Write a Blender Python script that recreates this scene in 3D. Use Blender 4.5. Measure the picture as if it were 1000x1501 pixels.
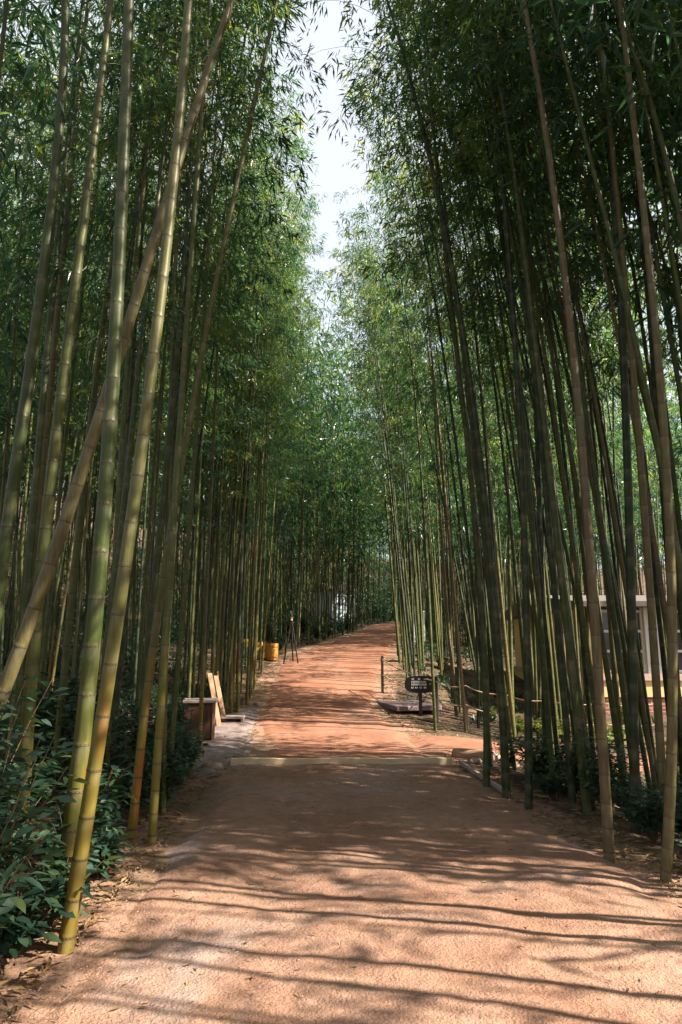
import bpy, math, random
import numpy as np
from mathutils import Vector, Matrix

random.seed(7)
rng = np.random.default_rng(11)
scene = bpy.context.scene
for o in list(bpy.data.objects):
    bpy.data.objects.remove(o)
col = scene.collection

# ------------------------------------------------------------------ camera
cam_d = bpy.data.cameras.new('camera')
cam = bpy.data.objects.new('camera', cam_d)
col.objects.link(cam)
cam_d.sensor_fit = 'VERTICAL'
cam_d.sensor_height = 36.0
cam_d.lens = 24.0
cam_d.clip_end = 2000
cam_d.clip_start = 0.05
PITCH = math.atan(0.2)
cam.location = (0, 0, 1.5)
cam.rotation_euler = (math.pi / 2 + PITCH, 0, 0)
scene.camera = cam

# ------------------------------------------------------------------ sky, sun, exposure
SUN_EL = math.radians(41)
SUN_AZ = math.radians(104)            # clockwise from +Y: over the thin grove, a little behind the camera
world = bpy.data.worlds.new('World')
scene.world = world
world.use_nodes = True
wn = world.node_tree.nodes
sky = wn.new('ShaderNodeTexSky')
sky.sky_type = 'NISHITA'
sky.sun_disc = False
sky.sun_elevation = SUN_EL
sky.sun_rotation = SUN_AZ
sky.air_density = 1.0
sky.dust_density = 4.0
sky.ozone_density = 1.0
veil = wn.new('ShaderNodeMix')          # high thin cloud: an even white veil over the whole sky
veil.data_type = 'RGBA'
veil.inputs[0].default_value = 0.5
veil.inputs[7].default_value = (8.8, 9.1, 9.6, 1)
world.node_tree.links.new(sky.outputs[0], veil.inputs[6])
world.node_tree.links.new(veil.outputs[2], wn['Background'].inputs[0])
wn['Background'].inputs[1].default_value = 0.05
sun_d = bpy.data.lights.new('sun', 'SUN')
sun_d.energy = 5.0
sun_d.angle = math.radians(0.53)
sun_d.color = (1.0, 0.90, 0.76)
sun = bpy.data.objects.new('sun', sun_d)
col.objects.link(sun)
sdir = Vector((math.sin(SUN_AZ) * math.cos(SUN_EL), math.cos(SUN_AZ) * math.cos(SUN_EL), math.sin(SUN_EL)))
sun.rotation_euler = sdir.to_track_quat('Z', 'Y').to_euler()
sun.location = sdir * 60
vs = scene.view_settings
vs.view_transform = 'Standard'
vs.look = 'None'
vs.gamma = 1.0
vs.exposure = 1.95
scene.cycles.use_denoising = True
scene.cycles.max_bounces = 5
scene.cycles.diffuse_bounces = 2
scene.cycles.transmission_bounces = 4
scene.cycles.sample_clamp_indirect = 6.0

# ------------------------------------------------------------------ materials
def new_mat(name):
    m = bpy.data.materials.new(name)
    m.use_nodes = True
    nt = m.node_tree
    return m, nt, nt.nodes, nt.links, nt.nodes['Principled BSDF']

def N(nodes, t, **kw):
    n = nodes.new(t)
    for k, v in kw.items():
        setattr(n, k, v)
    return n

def ramp(nodes, stops, interp='LINEAR'):
    r = nodes.new('ShaderNodeValToRGB')
    r.color_ramp.interpolation = interp
    e = r.color_ramp.elements
    while len(e) < len(stops):
        e.new(0.5)
    for i, (p, c) in enumerate(stops):
        e[i].position = p
        e[i].color = (*c, 1)
    return r

def noise(nodes, links, scale, detail=4, rough=0.55, vec=None, dist=0.0):
    n = nodes.new('ShaderNodeTexNoise')
    n.inputs['Scale'].default_value = scale
    n.inputs['Detail'].default_value = detail
    n.inputs['Roughness'].default_value = rough
    n.inputs['Distortion'].default_value = dist
    if vec is not None:
        links.new(vec, n.inputs['Vector'])
    return n

def mixc(nodes, links, fac, a, b, mode='MIX'):
    m = nodes.new('ShaderNodeMix')
    m.data_type = 'RGBA'
    m.blend_type = mode
    for sock, v in ((m.inputs[0], fac), (m.inputs[6], a), (m.inputs[7], b)):
        if isinstance(v, bpy.types.NodeSocket):
            links.new(v, sock)
        elif isinstance(v, (int, float)):
            sock.default_value = v
        else:
            sock.default_value = (*v, 1)
    return m.outputs[2]

def math_n(nodes, links, op, a, b=None, clamp=False):
    m = nodes.new('ShaderNodeMath')
    m.operation = op
    m.use_clamp = clamp
    for i, v in enumerate((a, b)):
        if v is None:
            continue
        if isinstance(v, bpy.types.NodeSocket):
            links.new(v, m.inputs[i])
        else:
            m.inputs[i].default_value = v
    return m.outputs[0]

def attr(nodes, name):
    a = nodes.new('ShaderNodeAttribute')
    a.attribute_name = name
    return a

def add_bump(nodes, links, bsdf, height, strength, dist):
    b = nodes.new('ShaderNodeBump')
    b.inputs['Strength'].default_value = strength
    b.inputs['Distance'].default_value = dist
    links.new(height, b.inputs['Height'])
    links.new(b.outputs[0], bsdf.inputs['Normal'])

def soil_mat(name, c_lo, c_hi, c_stain, grit=70.0, bump=0.95, stain_at=0.62, trod=None):
    m, nt, nd, lk, bs = new_mat(name)
    geo = nd.new('ShaderNodeNewGeometry')
    v = geo.outputs['Position']
    n1 = noise(nd, lk, 0.9, 6, 0.6, v, 0.4)
    n2 = noise(nd, lk, 9.0, 6, 0.65, v)
    n3 = noise(nd, lk, grit, 3, 0.6, v)
    n4 = noise(nd, lk, 0.55, 5, 0.6, v, 1.0)
    c = mixc(nd, lk, ramp_out(nd, lk, n1.outputs[0], 0.35, 0.68), c_lo, c_hi)
    if trod is not None:
        at_ = attr(nd, 'trod')
        tf = ramp_out(nd, lk, math_n(nd, lk, 'ADD', at_.outputs['Fac'], math_n(nd, lk, 'MULTIPLY', math_n(nd, lk, 'SUBTRACT', n2.outputs[0], 0.5), 1.2)), 0.3, 0.75)
        c = mixc(nd, lk, tf, c, trod)
    c = mixc(nd, lk, math_n(nd, lk, 'MULTIPLY', ramp_out(nd, lk, n4.outputs[0], stain_at - 0.12, stain_at + 0.06), 0.75), c, c_stain)
    f = math_n(nd, lk, 'ADD', math_n(nd, lk, 'MULTIPLY', n2.outputs[0], 0.7), math_n(nd, lk, 'MULTIPLY', n3.outputs[0], 0.7))
    g = ramp(nd, [(0.35, (0.55, 0.52, 0.5)), (0.7, (1.0, 1.0, 1.0)), (0.95, (1.3, 1.28, 1.25))])
    lk.new(f, g.inputs[0])
    c = mixc(nd, lk, 1.0, c, g.outputs[0], 'MULTIPLY')
    # little dark specks and pale grit
    vo = nd.new('ShaderNodeTexVoronoi')
    vo.inputs['Scale'].default_value = 26.0
    lk.new(v, vo.inputs['Vector'])
    sp = ramp_out(nd, lk, vo.outputs['Distance'], 0.16, 0.08)
    c = mixc(nd, lk, math_n(nd, lk, 'MULTIPLY', sp, 0.45), c, (0.10, 0.065, 0.045))
    lk.new(c, bs.inputs['Base Color'])
    bs.inputs['Roughness'].default_value = 0.92
    bs.inputs['Specular IOR Level'].default_value = 0.25
    h = math_n(nd, lk, 'ADD', math_n(nd, lk, 'MULTIPLY', n2.outputs[0], 1.0), math_n(nd, lk, 'MULTIPLY', n3.outputs[0], 0.45))
    add_bump(nd, lk, bs, h, bump, 0.03)
    return m

def ramp_out(nd, lk, sock, a, b):
    r = nd.new('ShaderNodeMapRange')
    r.inputs['From Min'].default_value = a
    r.inputs['From Max'].default_value = b
    r.interpolation_type = 'SMOOTHSTEP'
    lk.new(sock, r.inputs['Value'])
    return r.outputs[0]

M = {}
M['path'] = soil_mat('sandy_path', (0.225, 0.122, 0.080), (0.30, 0.18, 0.128), (0.265, 0.205, 0.185))
M['red'] = soil_mat('red_clay_path', (0.205, 0.088, 0.052), (0.28, 0.13, 0.08), (0.24, 0.14, 0.10), 90, 0.45)
M['shoulder'] = soil_mat('grey_shoulder', (0.17, 0.13, 0.122), (0.24, 0.19, 0.178), (0.22, 0.15, 0.12))
M['ground'] = soil_mat('forest_soil', (0.035, 0.025, 0.017), (0.085, 0.056, 0.036), (0.15, 0.10, 0.058), 40, 1.0, 0.55, (0.27, 0.16, 0.11))

def culm_mat():
    m, nt, nd, lk, bs = new_mat('bamboo_culm')
    oi = nd.new('ShaderNodeObjectInfo')
    ar = attr(nd, 'rnd')
    rnd = math_n(nd, lk, 'FRACT', math_n(nd, lk, 'ADD', oi.outputs['Random'], ar.outputs['Fac']))
    tone = attr(nd, 'tone'); tone.attribute_type = 'OBJECT'
    has = math_n(nd, lk, 'GREATER_THAN', tone.outputs['Fac'], 0.001)
    rnd = math_n(nd, lk, 'ADD', math_n(nd, lk, 'MULTIPLY', rnd, math_n(nd, lk, 'SUBTRACT', 1.0, has)), tone.outputs['Fac'])
    r = ramp(nd, [(0.0, (0.012, 0.024, 0.011)), (0.3, (0.032, 0.050, 0.013)), (0.55, (0.070, 0.084, 0.020)),
                  (0.8, (0.105, 0.095, 0.034)), (1.0, (0.105, 0.080, 0.045))])
    lk.new(rnd, r.inputs[0])
    geo = nd.new('ShaderNodeNewGeometry')
    mp = nd.new('ShaderNodeMapping')
    mp.inputs['Scale'].default_value = (1, 1, 0.12)
    lk.new(geo.outputs['Position'], mp.inputs['Vector'])
    streak = noise(nd, lk, 55, 4, 0.6, mp.outputs[0])
    blot = noise(nd, lk, 5.0, 5, 0.65, geo.outputs['Position'])
    st = ramp(nd, [(0.3, (0.68, 0.68, 0.68)), (0.7, (1.25, 1.22, 1.15))])
    lk.new(streak.outputs[0], st.inputs[0])
    c = mixc(nd, lk, 1.0, r.outputs[0], st.outputs[0], 'MULTIPLY')
    c = mixc(nd, lk, math_n(nd, lk, 'MULTIPLY', ramp_out(nd, lk, blot.outputs[0], 0.5, 0.72), 0.4), c, (0.19, 0.155, 0.085))
    # yellowed and rust-stained culm foot
    ah = attr(nd, 'height')
    low = ramp_out(nd, lk, ah.outputs['Fac'], 1.9, 0.25)
    ft = attr(nd, 'foot'); ft.attribute_type = 'OBJECT'
    low = math_n(nd, lk, 'MULTIPLY', low, ft.outputs['Fac'])
    yel = math_n(nd, lk, 'MULTIPLY', low, 0.75)
    c = mixc(nd, lk, yel, c, (0.235, 0.175, 0.03))
    rb = noise(nd, lk, 9.0, 5, 0.7, mp.outputs[0])
    rust = math_n(nd, lk, 'MULTIPLY', ramp_out(nd, lk, rb.outputs[0], 0.50, 0.62), math_n(nd, lk, 'MULTIPLY', low, 0.85))
    c = mixc(nd, lk, rust, c, (0.36, 0.12, 0.02))
    # waxy bloom below each node, dark scar on it
    aw = attr(nd, 'wax')
    wx = math_n(nd, lk, 'MULTIPLY', aw.outputs['Fac'], math_n(nd, lk, 'MULTIPLY', streak.outputs[0], 0.26))
    c = mixc(nd, lk, wx, c, (0.36, 0.35, 0.28))
    ad = attr(nd, 'scar')
    c = mixc(nd, lk, math_n(nd, lk, 'MULTIPLY', ad.outputs['Fac'], 0.85), c, (0.05, 0.032, 0.02))
    lk.new(c, bs.inputs['Base Color'])
    bs.inputs['Roughness'].default_value = 0.45
    bs.inputs['Specular IOR Level'].default_value = 0.28
    add_bump(nd, lk, bs, streak.outputs[0], 0.15, 0.01)
    return m
M['culm'] = culm_mat()

def leaf_mat(name, stops, trans, trans_gain, rough=0.45, spec=0.4):
    m, nt, nd, lk, bs = new_mat(name)
    a = attr(nd, 'rnd')
    oi = nd.new('ShaderNodeObjectInfo')
    f = math_n(nd, lk, 'ADD', math_n(nd, lk, 'MULTIPLY', a.outputs['Fac'], 0.78), math_n(nd, lk, 'MULTIPLY', oi.outputs['Random'], 0.22))
    r = ramp(nd, stops)
    lk.new(f, r.inputs[0])
    lk.new(r.outputs[0], bs.inputs['Base Color'])
    bs.inputs['Roughness'].default_value = rough
    bs.inputs['Specular IOR Level'].default_value = spec
    tr = nd.new('ShaderNodeBsdfTranslucent')
    tc = mixc(nd, lk, 1.0, r.outputs[0], trans_gain, 'MULTIPLY')
    lk.new(tc, tr.inputs['Color'])
    mx = nd.new('ShaderNodeMixShader')
    mx.inputs[0].default_value = trans
    lk.new(bs.outputs[0], mx.inputs[1])
    lk.new(tr.outputs[0], mx.inputs[2])
    lk.new(mx.outputs[0], nd['Material Output'].inputs['Surface'])
    return m
M['leaf'] = leaf_mat('bamboo_leaf', [(0.0, (0.010, 0.034, 0.034)), (0.35, (0.022, 0.060, 0.044)), (0.7, (0.052, 0.098, 0.044)),
                                    (0.93, (0.15, 0.165, 0.045)), (0.98, (0.30, 0.22, 0.06)), (1.0, (0.34, 0.22, 0.08))],
                     0.5, (4.2, 3.7, 1.5), 0.30, 0.6)
M['shrub'] = leaf_mat('shrub_leaf', [(0.0, (0.014, 0.038, 0.028)), (0.5, (0.028, 0.064, 0.040)), (0.85, (0.065, 0.11, 0.045)), (1.0, (0.17, 0.18, 0.06))],
                      0.25, (1.8, 2.0, 0.9), 0.48, 0.35)
M['sun_tint_shrub'] = leaf_mat('sun_tinted_shrub_leaf', [(0.0, (0.07, 0.12, 0.03)), (0.5, (0.13, 0.18, 0.04)), (1.0, (0.30, 0.26, 0.06))], 0.4, (2.0, 1.9, 0.8), 0.4, 0.4)  # shrub leaf again, with sunlight put into a brighter yellow-green
M['litter'] = leaf_mat('dry_leaf', [(0.0, (0.08, 0.045, 0.028)), (0.4, (0.17, 0.10, 0.05)), (0.75, (0.28, 0.18, 0.09)), (1.0, (0.25, 0.12, 0.05))],
                       0.15, (1.2, 1.1, 0.9), 0.7, 0.2)

def plain(name, c, rough=0.7, var=0.25, scale=12.0, stretch=(1, 1, 1), spec=0.3, bump=0.2, metallic=0.0):
    m, nt, nd, lk, bs = new_mat(name)
    tc = nd.new('ShaderNodeTexCoord')
    mp = nd.new('ShaderNodeMapping')
    mp.inputs['Scale'].default_value = stretch
    lk.new(tc.outputs['Object'], mp.inputs['Vector'])
    n = noise(nd, lk, scale, 6, 0.65, mp.outputs[0])
    r = ramp(nd, [(0.3, tuple(x * (1 - var) for x in c)), (0.7, tuple(min(1, x * (1 + var)) for x in c))])
    lk.new(n.outputs[0], r.inputs[0])
    lk.new(r.outputs[0], bs.inputs['Base Color'])
    bs.inputs['Roughness'].default_value = rough
    bs.inputs['Specular IOR Level'].default_value = spec
    bs.inputs['Metallic'].default_value = metallic
    add_bump(nd, lk, bs, n.outputs[0], bump, 0.01)
    return m
M['twig'] = plain('twig_bark', (0.16, 0.13, 0.06), 0.6)
M['stem'] = plain('shrub_stem', (0.13, 0.08, 0.05), 0.8)
M['scar'] = plain('node_scar', (0.13, 0.10, 0.055), 0.7, 0.12, 3, bump=0.0)
M['beam'] = plain('weathered_timber', (0.62, 0.47, 0.30), 0.8, 0.2, 8, (1, 12, 12))
M['brown'] = plain('dark_stained_wood', (0.085, 0.038, 0.022), 0.6, 0.35, 6, (10, 10, 1))
M['greywood'] = plain('pale_grey_top', (0.34, 0.27, 0.25), 0.8, 0.2, 10)
M['plank'] = plain('rough_red_brown_plank', (0.26, 0.15, 0.085), 0.75, 0.3, 6, (12, 12, 1))
M['yellow'] = plain('yellow_stained_wood', (0.46, 0.23, 0.045), 0.55, 0.25, 6, (8, 8, 1))
M['yellow_rim'] = plain('orange_stained_rim', (0.40, 0.18, 0.03), 0.55, 0.2)
M['black'] = plain('black_sign_board', (0.012, 0.012, 0.012), 0.45, 0.3, 20)
M['darkpost'] = plain('dark_post_timber', (0.045, 0.036, 0.03), 0.7, 0.3, 8, (8, 8, 1))
M['white'] = plain('white_lettering', (0.78, 0.78, 0.74), 0.6, 0.08)
M['green'] = plain('green_emblem', (0.08, 0.40, 0.08), 0.5, 0.1)
M['rope'] = plain('fence_rope', (0.50, 0.36, 0.24), 0.9, 0.3, 60)
M['slab'] = plain('mauve_grey_paving', (0.20, 0.145, 0.155), 0.85, 0.2, 14)
M['stone'] = plain('brown_grey_stone', (0.30, 0.22, 0.17), 0.9, 0.35, 9, bump=0.6)
M['bark'] = plain('old_log_bark', (0.33, 0.21, 0.13), 0.9, 0.4, 9, (1, 6, 6), bump=0.6)
M['cut'] = plain('log_end', (0.06, 0.035, 0.022), 0.9)
M['whitepost'] = plain('white_painted_post', (0.74, 0.74, 0.76), 0.7, 0.1)
M['cream'] = plain('cream_render', (0.80, 0.58, 0.28), 0.85, 0.08, 3)
M['sill'] = plain('pinkish_stone_sill', (0.55, 0.38, 0.33), 0.85, 0.15)
M['frame'] = plain('white_window_frame', (0.72, 0.70, 0.68), 0.6, 0.05)
M['glass'] = plain('dark_window_glass', (0.05, 0.055, 0.06), 0.08, 0.1, 3, spec=0.6, bump=0.0)
M['roof'] = plain('grey_roof', (0.12, 0.10, 0.095), 0.8, 0.25)
M['bluewall'] = plain('pale_blue_wall', (0.55, 0.66, 0.76), 0.8, 0.1)

def brick_mat():
    m, nt, nd, lk, bs = new_mat('red_brick')
    geo = nd.new('ShaderNodeNewGeometry')
    sx = nd.new('ShaderNodeSeparateXYZ')
    lk.new(geo.outputs['Position'], sx.inputs[0])
    cx = nd.new('ShaderNodeCombineXYZ')
    lk.new(math_n(nd, lk, 'ADD', sx.outputs[0], sx.outputs[1]), cx.inputs[0])
    lk.new(sx.outputs[2], cx.inputs[1])
    b = nd.new('ShaderNodeTexBrick')
    b.inputs['Scale'].default_value = 1.0
    b.inputs['Brick Width'].default_value = 0.22
    b.inputs['Row Height'].default_value = 0.085
    b.inputs['Mortar Size'].default_value = 0.012
    b.inputs['Color1'].default_value = (0.34, 0.10, 0.06, 1)
    b.inputs['Color2'].default_value = (0.25, 0.07, 0.045, 1)
    b.inputs['Mortar'].default_value = (0.40, 0.33, 0.28, 1)
    lk.new(cx.outputs[0], b.inputs['Vector'])
    lk.new(b.outputs['Color'], bs.inputs['Base Color'])
    bs.inputs['Roughness'].default_value = 0.9
    inv = math_n(nd, lk, 'SUBTRACT', 1.0, b.outputs['Fac'])
    add_bump(nd, lk, bs, inv, 0.6, 0.01)
    return m
M['brick'] = brick_mat()

# ------------------------------------------------------------------ mesh helpers
def np_mesh(name, verts, faces, mat, attrs=None, smooth=True):
    """verts (n,3); faces (m,k) one polygon size"""
    verts = np.ascontiguousarray(verts, dtype=np.float32)
    faces = np.ascontiguousarray(faces, dtype=np.int32)
    me = bpy.data.meshes.new(name)
    k = faces.shape[1]
    me.vertices.add(len(verts))
    me.vertices.foreach_set('co', verts.ravel())
    me.loops.add(faces.size)
    me.loops.foreach_set('vertex_index', faces.ravel())
    me.polygons.add(len(faces))
    me.polygons.foreach_set('loop_start', np.arange(0, faces.size, k, dtype=np.int32))
    me.polygons.foreach_set('loop_total', np.full(len(faces), k, dtype=np.int32))
    me.polygons.foreach_set('use_smooth', np.full(len(faces), smooth, dtype=bool))
    for an, av in (attrs or {}).items():
        a = me.attributes.new(an, 'FLOAT', 'POINT')
        a.data.foreach_set('value', np.ascontiguousarray(av, dtype=np.float32))
    me.update(calc_edges=True)
    me.materials.append(mat)
    return me

def link(name, me, parent=None, label=None, cat=None, group=None, kind=None, loc=None):
    o = bpy.data.objects.new(name, me)
    col.objects.link(o)
    if parent is not None:
        o.parent = parent
    if loc is not None:
        o.location = loc
    if label: o['label'] = label
    if cat: o['category'] = cat
    if group: o['group'] = group
    if kind: o['kind'] = kind
    return o

def thing(name, label, cat, loc=(0, 0, 0), rz=0.0, group=None):
    o = link(name, None, None, label, cat, group, None, loc)
    o.rotation_euler = (0, 0, rz)
    o.empty_display_size = 0.2
    return o

class MB:
    """collects boxes, tubes and plates, built as one mesh object"""
    def __init__(self):
        self.v, self.f = [], []
    def add(self, vs_, fs_):
        b = len(self.v)
        self.v += [tuple(p) for p in vs_]
        self.f += [tuple(i + b for i in q) for q in fs_]
        return self
    def box(self, x0, x1, y0, y1, z0, z1, c=0.0, mat=None):
        """box with chamfered vertical and horizontal edges of size c"""
        if c <= 0:
            vs_ = [(x, y, z) for z in (z0, z1) for x, y in ((x0, y0), (x1, y0), (x1, y1), (x0, y1))]
            fs_ = [(3, 2, 1, 0), (4, 5, 6, 7)] + [(i, (i + 1) % 4, 4 + (i + 1) % 4, 4 + i) for i in range(4)]
        else:
            def ringp(e, z):
                a, b, d, f_ = x0 + e, x1 - e, y0 + e, y1 - e
                return [(a + c, d, z), (b - c, d, z), (b, d + c, z), (b, f_ - c, z), (b - c, f_, z), (a + c, f_, z), (a, f_ - c, z), (a, d + c, z)]
            vs_ = ringp(c * .7, z0) + ringp(0, z0 + c) + ringp(0, z1 - c) + ringp(c * .7, z1)
            fs_ = [tuple(reversed(range(8))), tuple(range(24, 32))]
            for k in range(3):
                fs_ += [(k * 8 + i, k * 8 + (i + 1) % 8, k * 8 + 8 + (i + 1) % 8, k * 8 + 8 + i) for i in range(8)]
        if mat is not None:
            vs_ = [tuple(mat @ Vector(p)) for p in vs_]
        return self.add(vs_, fs_)
    def tube(self, pts, radii, n=8, caps=True):
        pts = [Vector(p) for p in pts]
        vs_, fs_ = [], []
        for i, p in enumerate(pts):
            t = (pts[min(i + 1, len(pts) - 1)] - pts[max(i - 1, 0)]).normalized()
            up = Vector((0, 0, 1)) if abs(t.z) < 0.9 else Vector((1, 0, 0))
            a = t.cross(up).normalized()
            b = t.cross(a).normalized()
            r = radii[i] if isinstance(radii, (list, tuple)) else radii
            for k in range(n):
                q = 2 * math.pi * k / n
                vs_.append(p + a * (r * math.cos(q)) + b * (r * math.sin(q)))
        for i in range(len(pts) - 1):
            for k in range(n):
                fs_.append((i * n + k, i * n + (k + 1) % n, (i + 1) * n + (k + 1) % n, (i + 1) * n + k))
        if caps:
            fs_.append(tuple(reversed(range(n))))
            fs_.append(tuple(range((len(pts) - 1) * n, len(pts) * n)))
        return self.add(vs_, fs_)
    def lathe(self, prof, n=20, cx=0, cy=0):
        vs_, fs_ = [], []
        for r, z in prof:
            for k in range(n):
                q = 2 * math.pi * k / n
                vs_.append((cx + r * math.cos(q), cy + r * math.sin(q), z))
        for i in range(len(prof) - 1):
            for k in range(n):
                fs_.append((i * n + k, i * n + (k + 1) % n, (i + 1) * n + (k + 1) % n, (i + 1) * n + k))
        return self.add(vs_, fs_)
    def mesh(self, name, mat, smooth=False):
        me = bpy.data.meshes.new(name)
        me.from_pydata(self.v, [], self.f)
        if smooth:
            me.polygons.foreach_set('use_smooth', [True] * len(self.f))
        me.update()
        me.materials.append(mat)
        return me
    def build(self, name, mat, parent=None, smooth=False, **kw):
        return link(name, self.mesh(name, mat, smooth), parent, **kw)

def vnoise(x, y, seed=0):
    """smooth value noise, vectorised, about -1..1"""
    x = np.asarray(x, float); y = np.asarray(y, float)
    xi = np.floor(x); yi = np.floor(y)
    fx = x - xi; fy = y - yi
    fx = fx * fx * (3 - 2 * fx); fy = fy * fy * (3 - 2 * fy)
    def h(a, b):
        s = np.sin(a * 127.1 + b * 311.7 + seed * 74.7) * 43758.5453
        return (s - np.floor(s)) * 2 - 1
    return (h(xi, yi) * (1 - fx) + h(xi + 1, yi) * fx) * (1 - fy) + (h(xi, yi + 1) * (1 - fx) + h(xi + 1, yi + 1) * fx) * fy

def fbm(x, y, o=4, seed=0):
    s, a = 0, 0.5
    for k in range(o):
        s = s + a * vnoise(x * 2 ** k, y * 2 ** k, seed + k)
        a *= 0.5
    return s

def sstep(a, b, x):
    t = np.clip((np.asarray(x, float) - a) / (b - a), 0, 1)
    return t * t * (3 - 2 * t)

# ------------------------------------------------------------------ terrain
BY = [-400, 13, 16, 19, 23, 28, 36, 50, 70, 110, 400]
BZ = [0, 0.0, 0.25, 0.7, 1.25, 1.75, 2.3, 3.2, 4.5, 6.5, 9.0]
EY = [-400, 2, 4, 5.5, 7, 9.4, 12, 16, 19, 23, 28, 36, 50, 70, 110, 400]
EL = [-1.5, -1.4, -1.37, -1.42, -1.45, -1.5, -1.45, -1.96, -1.94, -1.9, -0.6, 0.7, 2.5, 8, 18, 90]
ER = [2.7, 2.5, 2.3, 1.97, 1.75, 1.55, 1.3, 0.95, 1.18, 1.7, 2.4, 3.5, 5.3, 11, 21, 94]
def base_z(y):
    # smooth the knots a little so the climb has no creases
    return (np.interp(y, BY, BZ) + np.interp(np.asarray(y) - 1.2, BY, BZ) + np.interp(np.asarray(y) + 1.2, BY, BZ)) / 3
def edge_l(y): return (np.interp(y, EY, EL) + np.interp(np.asarray(y) - .8, EY, EL) + np.interp(np.asarray(y) + .8, EY, EL)) / 3
def edge_r(y): return (np.interp(y, EY, ER) + np.interp(np.asarray(y) - .8, EY, ER) + np.interp(np.asarray(y) + .8, EY, ER)) / 3
def ground_z(x, y):
    x = np.asarray(x, float); y = np.asarray(y, float)
    dr = x - edge_r(y); dl = edge_l(y) - x
    drop = np.where(y < 40, 0.6, 0.3) * sstep(0.25, 2.8, dr) * (1 - 0.55 * sstep(9.5, 11, y) * (1 - sstep(17, 22, y)))
    rise = 0.10 * sstep(0.2, 1.6, dl) + 0.35 * sstep(0.9, 4.0, dl) * sstep(12, 17, y)
    rise = rise + 11.0 * sstep(5.0, 45.0, dl) * (1 - sstep(120, 200, y)) + 9.0 * sstep(60, 120, y) + 8.0 * sstep(24, 70, dr)  # left and far hillsides added to block light from the horizon
    off = np.maximum(sstep(0.0, 0.6, dr), sstep(0.0, 0.6, dl))
    side = sstep(9.3, 9.9, y) * (1 - sstep(12.6, 13.2, y)) * sstep(0, 0.2, dr) * (1 - sstep(4, 5, dr))
    rough = off * (0.07 * fbm(x * 1.1, y * 1.1, 3, 3) + 0.03 * fbm(x * 6, y * 6, 2, 9)) * (1 - 0.8 * side)
    return base_z(y) - drop + rise + rough

def spaced(stops):
    out = []
    for (a, b, s) in stops:
        out += list(np.arange(a, b, s))
    return np.array(out + [stops[-1][1]])

def grid_mesh(name, X, Y, Z, mat, attrs=None):
    r, c = X.shape
    v = np.stack([X.ravel(), Y.ravel(), Z.ravel()], 1)
    i = np.arange(r * c).reshape(r, c)
    f = np.stack([i[:-1, :-1].ravel(), i[:-1, 1:].ravel(), i[1:, 1:].ravel(), i[1:, :-1].ravel()], 1)
    return np_mesh(name, v, f, mat, attrs)

gx = spaced([(-400, -60, 40), (-60, -15, 3), (-15, -6, .5), (-6, 7, .11), (7, 15, .5), (15, 60, 3), (60, 400, 40)])
gy = spaced([(-100, -8, 10), (-8, 2, .6), (2, 20, .11), (20, 40, .4), (40, 80, 1.5), (80, 400, 20)])
X, Y = np.meshgrid(gx, gy)
trod = 1 - sstep(0.05, 0.55, np.maximum(edge_l(Y) - X, X - edge_r(Y)))
link('ground', grid_mesh('ground', X, Y, ground_z(X, Y) - 0.012, M['ground'], {'trod': trod.ravel()}), kind='structure')

def ribbon(name, ys, fl, fr, nx, mat, lift=0.006, amp=1.0, seed=0, edge=0.05):
    t = np.linspace(0, 1, nx)
    T, Yv = np.meshgrid(t, ys)
    l = fl(Yv) + 0.10 * fbm(Yv * 1.7, Yv * 0 + seed, 4, seed)
    r = fr(Yv) + 0.10 * fbm(Yv * 1.7, Yv * 0 + seed + 5.5, 4, seed + 3)
    Xv = l + (r - l) * T
    w = np.minimum(T, 1 - T) * (r - l)
    near = np.clip(12 / np.maximum(Yv, 4), 0.3, 1.0)
    Zv = (base_z(Yv) + lift + amp * near * (0.018 * fbm(Xv * 1.3, Yv * 1.3, 3, seed + 1) + 0.010 * fbm(Xv * 7, Yv * 7, 3, seed + 2))
          + 0.015 * amp - edge * (1 - sstep(0, 0.34, w + 0.22 * fbm(Xv * 3, Yv * 3, 3, seed + 8))))
    # two shallow wheel tracks
    for q in (0.3, 0.68):
        Zv -= 0.012 * amp * np.exp(-((T - q) / 0.07) ** 2)
    return link(name, grid_mesh(name, Xv, Yv, Zv, mat), kind='structure')

ribbon('path', np.arange(-1.0, 9.46, 0.035), edge_l, edge_r, 110, M['path'], seed=2)
red_l = lambda y: np.where(y < 13, edge_l(y) + 0.25 * (1 - sstep(11, 13, y)), edge_l(y))
red_r = lambda y: edge_r(y) - 0.05
ribbon('red_path', spaced([(9.44, 20, .06), (20, 40, .2), (40, 110, 1.0)]), red_l, red_r, 60, M['red'], seed=17, amp=0.7)
# grey trodden verge beside the red path
ribbon('verge', np.arange(8.6, 16.0, 0.06), lambda y: edge_l(y) - 1.15 * sstep(8.2, 10.2, y) * (1 - sstep(13.5, 16.2, y)) - 0.1,
       lambda y: edge_l(y) + 0.12, 30, M['shoulder'], seed=31, lift=0.028, amp=0.4)
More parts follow.
